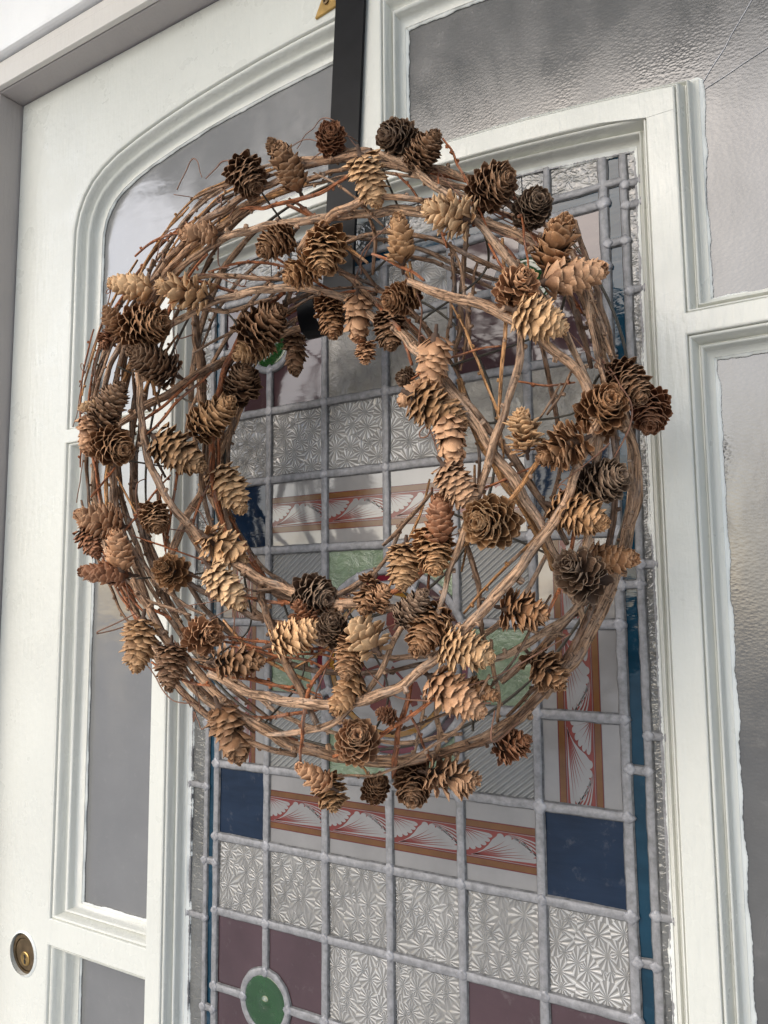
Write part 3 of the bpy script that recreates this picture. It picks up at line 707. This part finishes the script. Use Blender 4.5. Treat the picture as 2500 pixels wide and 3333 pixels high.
CONE = [
((1607,-1455,1552),208,(62,5,-78),2,0),
((1897,-1453,1550),214,(-4,-69,72),1,2),
((1778,-1425,1702),116,(5,-86,50),1,1),
((2183,-1413,1647),151,(58,-82,-2),3,0),
((2473,-1455,1259),211,(8,49,-87),6,1),
((1170,-1443,1322),173,(-72,-69,-8),4,2),
((1706,-1345,1157),207,(-39,-67,-63),1,1),
((2072,-1319,1019),219,(7,-29,-95),5,0),
((1808,-1218,1005),202,(-56,-64,-52),5,3),
((566,-1456,1115),214,(-74,-67,12),6,2),
((964,-1374,1023),245,(-63,-76,17),6,3),
((436,-1455,897),177,(-10,-67,74),1,1),
((693,-1395,848),257,(100,3,-6),1,0),
((363,-1454,784),124,(-10,-55,-83),3,3),
((1317,-961,861),259,(93,-7,36),2,0),
((1120,-873,748),228,(-55,-61,-57),5,1),
((1125,-404,820),219,(-1,5,-100),2,2),
((924,-734,572),252,(65,-44,62),2,0),
((795,-871,335),273,(89,0,45),5,1),
((694,-1079,29),281,(68,48,-56),5,1),
((749,-650,-188),272,(36,37,-86),6,1),
((667,-1275,-425),181,(52,-27,-81),1,0),
((1038,-986,-629),249,(57,59,-57),6,3),
((1262,-1220,-891),219,(51,38,-77),6,1),
((856,-1322,-762),218,(35,-91,21),5,3),
((648,-1338,622),267,(-23,-93,29),2,1),
((387,-1415,370),231,(56,10,82),2,1),
((218,-1453,346),117,(-62,-78,-7),6,2),
((206,-1450,151),194,(-10,5,-99),4,2),
((394,-1392,68),253,(94,-15,-30),1,0),
((300,-1447,-413),251,(-58,-78,23),4,1),
((274,-1457,-583),159,(52,21,-83),3,1),
((497,-1424,-614),201,(-7,-19,98),4,2),
((384,-1455,-768),209,(-62,-78,8),3,2),
((747,-1452,-1240),242,(-4,-12,-99),5,1),
((1025,-1454,-1363),207,(10,-13,-99),2,1),
((1990,-1286,-936),212,(95,-24,-18),7,0),
((1942,-1348,-1037),153,(-28,-43,86),3,3),
((1974,-1409,-1141),207,(83,45,33),6,1),
((2193,-1423,-1102),158,(54,-74,40),7,0),
((2409,-1451,-1135),194,(-75,13,65),6,3),
((1265,-1408,-1157),211,(96,-27,11),4,3),
((1578,-1439,-1300),195,(80,60,-1),1,3),
((2318,-1455,-1271),172,(4,-37,-93),1,1),
((2423,-1427,-953),154,(-9,-46,-88),1,3),
((2507,-1438,-942),117,(59,-4,81),4,3),
((2280,-1433,-1449),185,(-31,-44,-84),5,2),
((1452,-1380,-1730),231,(44,10,-89),1,2),
((1402,-1413,-1658),159,(-39,-46,79),1,2),
((2286,-1328,-1690),215,(50,-76,41),4,0),
((1846,-960,-2087),189,(49,-30,-82),5,3),
((1888,-1193,-1930),155,(-63,-56,54),4,2),
((2115,-889,-2025),146,(62,-56,55),2,0),
((2580,-1376,1534),188,(-17,-94,-29),7,0),
((2774,-1367,1410),184,(83,-38,41),2,1),
((2915,-1440,981),211,(-78,-56,27),6,3),
((2652,-1447,923),187,(20,-47,86),5,2),
((3135,-1314,1120),209,(89,-44,-6),2,0),
((3310,-1232,995),180,(58,-81,-10),7,0),
((3421,-1223,789),217,(58,-35,74),1,2),
((3510,-1194,600),203,(89,42,16),4,2),
((3274,-1399,525),195,(68,-70,21),4,3),
((3388,-1360,342),220,(80,45,-39),6,1),
((2484,-1200,700),186,(-28,-89,-36),1,1),
((1823,-920,789),204,(24,-5,-97),1,1),
((2045,-950,736),212,(-19,28,-94),4,2),
((2307,-1000,592),203,(16,-13,-98),2,1),
((2069,-900,534),127,(2,-4,-100),4,3),
((2805,-1398,210),217,(-19,12,-97),4,2),
((2606,-1245,128),161,(-89,-18,-42),4,2),
((2864,-1419,-42),236,(77,35,-54),5,1),
((2924,-1440,-204),181,(8,16,-98),4,2),
((2470,-1117,268),97,(-15,-85,-51),7,0),
((2977,-1454,-439),184,(51,19,-83),4,1),
((2858,-1448,-565),186,(6,-8,99),3,2),
((3110,-1435,-602),224,(0,-99,-12),5,0),
((2826,-1454,-745),197,(27,-36,-89),5,1),
((2647,-1443,-812),190,(-1,-16,-99),5,1),
((3490,-1195,-578),224,(92,-1,-38),5,1),
((3581,-1129,-407),204,(89,-43,13),7,0),
((3601,-1169,-69),225,(59,-78,21),1,0),
((3687,-982,72),199,(54,-34,-77),2,1),
((3694,-674,-7),199,(9,-60,-79),3,0),
((3289,-1413,-170),168,(2,-39,92),6,3),
((3430,-1330,-277),205,(-72,-55,-41),1,3),
((3434,-1126,-837),228,(-10,-94,32),7,3),
((3542,-879,-770),196,(99,15,-3),1,2),
((3220,-1252,-1028),199,(98,12,-17),1,3),
((2951,-1337,-1215),219,(91,28,-30),6,1),
((2762,-1433,-1125),203,(-12,-67,-73),1,1),
((2711,-1454,-990),153,(70,1,72),7,1),
((3185,-915,-1337),189,(77,-13,-63),1,3),
((2850,-1248,-1449),224,(76,32,-57),4,1),
((2952,-1194,-1421),126,(96,4,-28),1,2),
((2339,-854,-2007),215,(37,-76,-54),2,0),
((2588,-811,-1939),236,(98,19,-10),4,3),
((2917,-748,-1740),169,(92,-8,39),3,3),
((2480,-1363,-1543),94,(-59,-72,37),3,3),
]
WC = Vector((.160, -.083, .004)); WR, Wr = .148, .056
wr = empty('wreath', (WC.x, WC.y, WC.z - WR - Wr), 'round twiggy wreath of bare larch branches set with brown cones', 'wreath', None)
PI_ = Matrix.Translation(-Vector(wr.location))
HOOP = [(8, -4.2), (31, 0.3), (53, -16.7), (80, -10.1), (123, 9.7), (152, 7.9), (178, 0.1), (214, -16.0), (243, -15.8), (268, -6.9), (291, 5.0), (312, 16.0), (329, 11.0), (351, 5.7)]       # how far the hoop bulges (mm) at each clock angle (degrees)
def bulge(a):
    d = math.degrees(a) % 360; H_ = [(HOOP[-1][0] - 360, HOOP[-1][1])] + HOOP + [(HOOP[0][0] + 360, HOOP[0][1])]
    for (p, u), (q, v) in zip(H_[:-1], H_[1:]):
        if p <= d <= q: k = (d - p) / (q - p); return (u + (v - u) * k * k * (3 - 2 * k)) * .001
    return 0.0
def torus(a, b, rho):
    r = WR + rho * cos(b) + bulge(a) * (.5 + .5 * cos(b)); return Vector((WC.x + r * cos(a), WC.y - rho * sin(b), WC.z + r * sin(a)))
TONE = {0: (.45, .305, .205), 1: (.30, .198, .132), 2: (.155, .098, .065), 3: (.38, .150, .070), 4: (.48, .27, .125)}
def catmull(P, step):
    P = [Vector(p) for p in P]; P = [P[0] * 2 - P[1]] + P + [P[-1] * 2 - P[-2]]; out = []
    for i in range(1, len(P) - 2):
        a, b, c, d = P[i - 1:i + 3]; k = max(2, int((c - b).length / step))
        for j in range(k):
            u = j / k; out.append(.5 * (2 * b + (c - a) * u + (2 * a - 5 * b + 4 * c - d) * u * u + (3 * b - a - 3 * c + d) * u ** 3))
    out.append(P[-2]); return out
def tube(name, pts, rad, tone, seed, sides=9, step=.003, knobs=.02, taper=.72, wob=.0006, m=None, col=None):
    rn = random.Random(seed); Q = catmull(pts, step); n = len(Q)
    if wob:
        wx = [Vector((rn.gauss(0, 1), rn.gauss(0, 1), rn.gauss(0, 1))) for _ in range(n)]
        for _ in range(5): wx = [(wx[max(i - 1, 0)] + wx[i] + wx[min(i + 1, n - 1)]) / 3 for i in range(n)]
        Q = [q + v * wob * 2 for q, v in zip(Q, wx)]
    V, Fc, TC = [], [], []; t0 = (Q[1] - Q[0]).normalized(); nr = t0.orthogonal().normalized(); L = 0
    side = [rn.gauss(0, .13) for _ in range(sides)]; swell = 1.0; frames = []
    for i, q in enumerate(Q):
        t = (Q[min(i + 1, n - 1)] - Q[max(i - 1, 0)]).normalized(); nr = (nr - t * nr.dot(t)).normalized(); bn = t.cross(nr)
        if i: L += (q - Q[i - 1]).length
        swell += rn.gauss(0, .025); swell += (1 - swell) * .15
        u = i / max(1, n - 1); e = taper + (1 - taper) * min(1, 4 * u * (1 - u) + .35 * (1 - u)); r = rad * e * swell; frames.append((q, t, nr, bn, r))
        for k in range(sides):
            side[k] += rn.gauss(0, .075); side[k] *= .90
            a = 2 * pi * k / sides; rr = r * (1 + max(-.22, min(.25, side[k])))
            V.append(q + nr * (rr * cos(a)) + bn * (rr * sin(a))); TC.append((r * cos(a), r * sin(a), L))
    for i in range(n - 1):
        for k in range(sides): j = (k + 1) % sides; Fc.append((i * sides + k, i * sides + j, (i + 1) * sides + j, (i + 1) * sides + k))
    Fc.append(tuple(reversed(range(sides)))); Fc.append(tuple((n - 1) * sides + k for k in range(sides)))
    if knobs:
        s = rn.uniform(.3, 1) * knobs; acc = 0
        for i in range(1, n - 1):
            acc += (Q[i] - Q[i - 1]).length
            if acc > s:
                acc = 0; s = knobs * rn.uniform(.4, 1.6); q, t, a_, b_, r = frames[i]; an = rn.uniform(0, 2 * pi); o = a_ * cos(an) + b_ * sin(an)
                d = (o + t * rn.uniform(-.4, .5)).normalized(); e1 = d.orthogonal().normalized(); e2 = d.cross(e1); kr = max(.0009, min(.0017, rad * rn.uniform(.42, .68))); ln = kr * rn.uniform(1.0, 2.2); b0 = len(V)
                for rr, hh in ((1.25, .0), (1.0, .5), (1.12, .8), (.7, 1.0)):
                    for k in range(7): an2 = 2 * pi * k / 7; V.append(q + o * r * .8 + d * (ln * hh) + (e1 * cos(an2) + e2 * sin(an2)) * (kr * rr * rn.uniform(.85, 1.15))); TC.append((kr * cos(an2), kr * sin(an2), acc + hh * ln + i * .01))
                for z in range(3):
                    for k in range(7): j = (k + 1) % 7; Fc.append((b0 + z * 7 + k, b0 + z * 7 + j, b0 + z * 7 + 7 + j, b0 + z * 7 + 7 + k))
                Fc.append(tuple(b0 + 21 + k for k in range(7)))
    me = bpy.data.meshes.new(name); me.from_pydata([tuple(v) for v in V], [], Fc)
    at = me.attributes.new('tc', 'FLOAT_VECTOR', 'POINT'); at.data.foreach_set('vector', [c for v in TC for c in v])
    me.polygons.foreach_set('use_smooth', [True] * len(me.polygons)); me.materials.append(m or BARK); me.update()
    o = bpy.data.objects.new(name, me); link(o, wr); o.matrix_parent_inverse = PI_
    c = TONE[tone]; v = rn.uniform(.82, 1.18); w_ = rn.uniform(-.04, .04); o.color = (c[0] * v * (1 + w_), c[1] * v, c[2] * v * (1 - w_), 1); return o
for i, (r, tone, P) in enumerate(BRANCH):
    thick = r > 200
    tube('branch' if thick else 'twig', [(x * 1e-4, y * 1e-4, z * 1e-4) for x, y, z in P], r * .92e-5, tone, 100 + i, 10 if thick else 7, .003, .017 if thick else .012, .66, .0009 if thick else .0008)
rw = random.Random(11)
def strand(a0, a1, b0, b1, rho, rad, tone, name='branch', amp=.2):
    n = max(4, int(abs(a1 - a0) / .22)); p1, p2, p3 = rw.uniform(0, 6), rw.uniform(0, 6), rw.uniform(1.2, 2.4); P = []
    for i in range(n + 1):
        u = i / n; a = a0 + (a1 - a0) * u
        P.append(torus(a, b0 + (b1 - b0) * u + amp * sin(p3 * a + p1), Wr * rho * (1 + .07 * sin(2.1 * a + p2))))
    return tube(name, P, rad, tone, rw.randrange(9999), 8 if rad > .0018 else 6, .0036, .02 if rad > .0018 else .013)
# outer hoop bundle, inner hoop bundle and the backs
for i in range(11):
    a0 = rw.uniform(.55, 3.2); strand(a0, a0 + rw.uniform(1.4, 2.4), rw.uniform(-.55, .12), rw.uniform(-.55, .12), rw.uniform(.86, .99), rw.uniform(.0010, .0022), rw.choice((0, 1, 1, 2, 4, 0)), 'branch', .10)
for i in range(4):
    a0 = rw.uniform(4.6, 5.6); strand(a0, a0 + rw.uniform(1.2, 2.2), rw.uniform(-.6, .0), rw.uniform(-.6, .0), rw.uniform(.86, .99), rw.uniform(.0012, .0022), rw.choice((0, 1, 2)), 'branch', .10)
for i in range(5):                                      # the left side carries a thicker bundle
    strand(rw.uniform(2.0, 2.5), rw.uniform(3.9, 4.8), rw.uniform(-.3, .35), rw.uniform(-.3, .35), rw.uniform(.9, 1.0), rw.uniform(.0012, .0024), rw.choice((0, 1, 2)))
for i in range(16):
    a0 = rw.uniform(0, 2 * pi); strand(a0, a0 + rw.uniform(1.6, 3.6), rw.uniform(2.75, 4.0), rw.uniform(2.75, 4.0), rw.uniform(.80, .96), rw.uniform(.0009, .0020), rw.choice((1, 1, 2, 3, 3)), 'branch', .15)
for i in range(6):
    a0 = rw.uniform(0, 2 * pi); strand(a0, a0 + rw.uniform(1.2, 2.6), rw.uniform(4.3, 5.4), rw.uniform(4.3, 5.4), rw.uniform(.7, .95), rw.uniform(.0013, .0024), rw.choice((1, 2)), 'branch', .3)
for i in range(74):                                     # thin reddish side twigs
    a0 = rw.uniform(0, 2 * pi); b0 = rw.uniform(.5, 2.8); strand(a0, a0 + rw.uniform(.25, .7) * rw.choice((-1, 1)), b0, min(3.0, max(.4, b0 + rw.uniform(-1.0, 1.0))), rw.uniform(.75, 1.03), rw.uniform(.0007, .0012), rw.choice((3, 3, 4, 1, 2)), 'twig', .1)
# wire frame inside: two hoops and cross ties
for rr, dd in ((.112, .044), (.196, .046)):
    tube('frame_wire', [(WC.x + rr * cos(2 * pi * i / 24), -dd, WC.z + rr * sin(2 * pi * i / 24)) for i in range(25)], .0010, 2, 7, 6, .006, 0, 1, 0, WIRE)
for i in range(14):
    a = i * 2 * pi / 14 + rw.uniform(-.1, .1); a2 = a + rw.uniform(-.12, .12)
    tube('frame_wire', [torus(a, .1, Wr * .8), torus((a + a2) / 2, -1.3, Wr * .75), torus(a2, pi + .2, Wr * .8)], .0008, 2, 7, 5, .006, 0, 1, 0, WIRE)
# thin binding wire: curls and spans between the branches
for i in range(64):
    a = rw.uniform(0, 2 * pi); b = rw.uniform(.35, 2.8); p = torus(a, b, Wr * rw.uniform(.96, 1.05)); q = torus(a + rw.uniform(-.42, .42), min(2.9, max(.3, b + rw.uniform(-.9, .9))), Wr * rw.uniform(.92, 1.05))
    sag = Vector((rw.gauss(0, .006), rw.gauss(0, .005) - .002, rw.gauss(0, .006))); P = [p, p.lerp(q, .35) + sag, p.lerp(q, .7) + sag * .6, q]
    if i % 2 == 0:                                      # ends in a little curl
        d = (q - P[2]).normalized(); e = d.cross(Vector((0, 1, 0))).normalized(); cr = rw.uniform(.0018, .0034)
        P += [q + d * cr * sin(u) + e * cr * (1 - cos(u)) for u in (1.2, 2.4, 3.6, 4.8, 6.0, 7.2)]
    tube('binding_wire', P, rw.uniform(.00028, .00045), 3, rw.randrange(999), 5, .0022, 0, 1, .0004, TENDRIL)

# ---- cones
def scale_grid(L, W_, cup, curl, rn, rows=6, cols=5, th=.007):
    top, edge = [], []
    notch = rn.uniform(-.06, .06)
    for r in range(rows):
        s = (0, .32, .56, .74, .88, 1.0)[r]
        e = min(1, s / .60); hw = W_ * (.30 + .70 * e * e * (3 - 2 * e)) * (1 - .20 * max(0, (s - .62) / .38) ** 2)
        for c in range(cols):
            u = -1 + 2 * c / (cols - 1); y = L * (s - .30 * u * u * max(0, (s - .35) / .65) ** 1.4) * (1 + (rn.uniform(-.06, .045) + notch * u * .6 if s > .99 else 0))
            top.append((u * hw * (1 + rn.uniform(-.04, .04)), y, cup * W_ * (u * u) * (.3 + .7 * s) + curl * L * (s * s) - .0 + rn.uniform(-.006, .006)))
            edge.append((s, max(s ** 4, abs(u) ** 3 * (.2 + .8 * s))))
    n = rows * cols; V = top + [(x, y, z - th) for x, y, z in top]; A = [(s, e, 1.0) for s, e in edge] + [(s, e, 0.0) for s, e in edge]; Fc = []
    for r in range(rows - 1):
        for c in range(cols - 1):
            a = r * cols + c; Fc.append((a, a + 1, a + cols + 1, a + cols)); Fc.append((n + a, n + a + cols, n + a + cols + 1, n + a + 1))
    rim = [c for c in range(cols)] + [r * cols + cols - 1 for r in range(1, rows)] + [(rows - 1) * cols + c for c in range(cols - 2, -1, -1)] + [r * cols for r in range(rows - 2, 0, -1)]
    for i in range(len(rim)): a, b = rim[i], rim[(i + 1) % len(rim)]; Fc.append((a, n + a, n + b, b))
    return V, Fc, A
#             n   len/dia open0 open1  scaleL scaleW  jit  cup  curl
STYLE = {0: (124, 1.04, 98, 8, .45, .150, .08, .42, .12),
         1: (142, 1.26, 86, 10, .41, .132, .09, .40, .10),
         2: (100, 1.30, 68, 8, .44, .158, .10, .46, .15),
         3: (120, 1.14, 94, 20, .42, .128, .26, .38, .08)}
def cone_layout(style, seed):
    """matrices of the scales of a cone of unit diameter, axis +Z, centre at the origin"""
    n, ln, o0, o1, sl, sw, jit, cup, curl = STYLE[style]; rn = random.Random(seed); out = []
    for i in range(n):
        u = (i + .5) / n; a = i * 2.39996 + rn.uniform(-jit, jit) * 1.2
        op = radians(o0 + (o1 - o0) * u ** .85) + rn.gauss(0, jit * .9)
        z = -ln * .46 + ln * .74 * u
        rc = .085 * (1 - .75 * u)
        k = (.62 + .38 * sin(pi * min(1, (u + .12) * .78))) * (1 - .50 * max(0, u - .55) / .45) * rn.uniform(.90, 1.10)
        if rn.random() < (.05 if style < 3 else .10): continue                       # lost scales
        if rn.random() < (.05 if style < 3 else .18): k *= rn.uniform(.45, .8)     # broken ones
        X = Vector((-sin(a), cos(a), 0)); Rv = Vector((cos(a), sin(a), 0)); Y = Rv * sin(op) + Vector((0, 0, cos(op))); Zv = X.cross(Y)
        tw = rn.gauss(0, jit * .8); X, Zv = X * cos(tw) + Zv * sin(tw), Zv * cos(tw) - X * sin(tw)
        if Zv.dot(Vector((0, 0, 1))) < 0 and op > .3: X, Zv = -X, -Zv
        M = Matrix((( X.x, Y.x, Zv.x, Rv.x * rc), (X.y, Y.y, Zv.y, Rv.y * rc), (X.z, Y.z, Zv.z, z), (0, 0, 0, 1)))
        out.append((M @ Matrix.Diagonal((k, k, k, 1)), rn.random()))
    return out
def scale_mesh(style, seed):
    n, ln, o0, o1, sl, sw, jit, cup, curl = STYLE[style]; rn = random.Random(seed)
    V, Fc, A = scale_grid(sl, sw, cup * rn.uniform(.8, 1.2), curl * rn.uniform(.4, 1.5), rn)
    me = bpy.data.meshes.new('scale'); me.from_pydata(V, [], Fc); at = me.attributes.new('sc', 'FLOAT_COLOR', 'POINT'); rr = rn.random()
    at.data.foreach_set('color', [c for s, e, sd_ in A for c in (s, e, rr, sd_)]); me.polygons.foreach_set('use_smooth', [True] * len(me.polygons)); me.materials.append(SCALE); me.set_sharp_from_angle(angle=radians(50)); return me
def cone_mesh(style, seed):
    V, Fc, A = [], [], []; n, ln, o0, o1, sl, sw, jit, cup, curl = STYLE[style]; rn = random.Random(seed + 5)
    for M, rr in cone_layout(style, seed):
        v, f, a = scale_grid(sl, sw, cup * rn.uniform(.8, 1.2), curl * rn.uniform(.4, 1.5), rn); b = len(V)
        V += [tuple(M @ Vector(p)) for p in v]; Fc += [tuple(b + i for i in q) for q in f]; A += [(s, e, sd_, rr) for s, e, sd_ in a]
    me = bpy.data.meshes.new('cone_scales'); me.from_pydata(V, [], Fc); at = me.attributes.new('sc', 'FLOAT_COLOR', 'POINT')
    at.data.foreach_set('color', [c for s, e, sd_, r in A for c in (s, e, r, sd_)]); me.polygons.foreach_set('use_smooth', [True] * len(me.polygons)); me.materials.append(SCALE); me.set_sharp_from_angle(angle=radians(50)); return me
def core_mesh(style):
    ln = STYLE[style][1]; V, Fc = [], []; n = 10; prof = [(.03, -.62), (.045, -.54), (.035, -.50), (.075, -.47), (.10, -.36), (.09, .0), (.05, .24), (.015, .34)]
    for r, z in prof: V += [(r * cos(2 * pi * i / n), r * sin(2 * pi * i / n), z * ln) for i in range(n)]
    for k in range(len(prof) - 1):
        for i in range(n): j = (i + 1) % n; Fc.append((k * n + i, k * n + j, (k + 1) * n + j, (k + 1) * n + i))
    Fc += [tuple(reversed(range(n))), tuple((len(prof) - 1) * n + i for i in range(n))]
    me = bpy.data.meshes.new('pine_cone'); me.from_pydata(V, [], Fc); me.polygons.foreach_set('use_smooth', [True] * len(me.polygons)); me.materials.append(CORE); return me
CM = {(s, k): cone_mesh(s, 31 * s + 7 * k + 3) for s in STYLE for k in range(6)}
KM = {s: core_mesh(s) for s in STYLE}; SM = {(s, k): scale_mesh(s, 900 + 10 * s + k) for s in STYLE for k in range(5)}
CT = {1: (.285, .150, .072), 2: (.185, .100, .053), 3: (.29, .128, .064), 4: (.46, .262, .145), 5: (.385, .222, .108), 6: (.62, .400, .215), 7: (.19, .128, .088)}
order = sorted(range(len(CONE)), key=lambda i: -CONE[i][1] * (1.3 if CONE[i][4] < 2 else .6))
HERO = set(order[:2]); rc_ = random.Random(21)
for i, (p, dia, ax, tone, st) in enumerate(CONE):
    A_ = Vector(ax).normalized(); q = Vector((0, 0, 1)).rotation_difference(A_).to_matrix().to_4x4(); s = dia * 1e-4 * 1.30
    M = Matrix.Translation(Vector(p) * 1e-4) @ q @ Matrix.Rotation(rc_.uniform(0, 6.28), 4, 'Z') @ Matrix.Diagonal((s * rc_.uniform(.95, 1.05), s * rc_.uniform(.95, 1.05), s * rc_.uniform(.88, 1.12), 1))
    c = CT[tone]; v = rc_.uniform(.86, 1.14); h = rc_.uniform(-.05, .05); colr = (c[0] * v * (1 + h), c[1] * v, c[2] * v * (1 - h), 1)
    o = link(bpy.data.objects.new('pine_cone', KM[st]), wr); o.matrix_parent_inverse = PI_; o.matrix_basis = M; o.color = colr
    if i in HERO:
        for k, (Ms, rr) in enumerate(cone_layout(st, 31 * st + 3)):
            e = link(bpy.data.objects.new('scale', SM[(st, k % 5)]), o); e.matrix_basis = Ms; e.color = colr
    else:
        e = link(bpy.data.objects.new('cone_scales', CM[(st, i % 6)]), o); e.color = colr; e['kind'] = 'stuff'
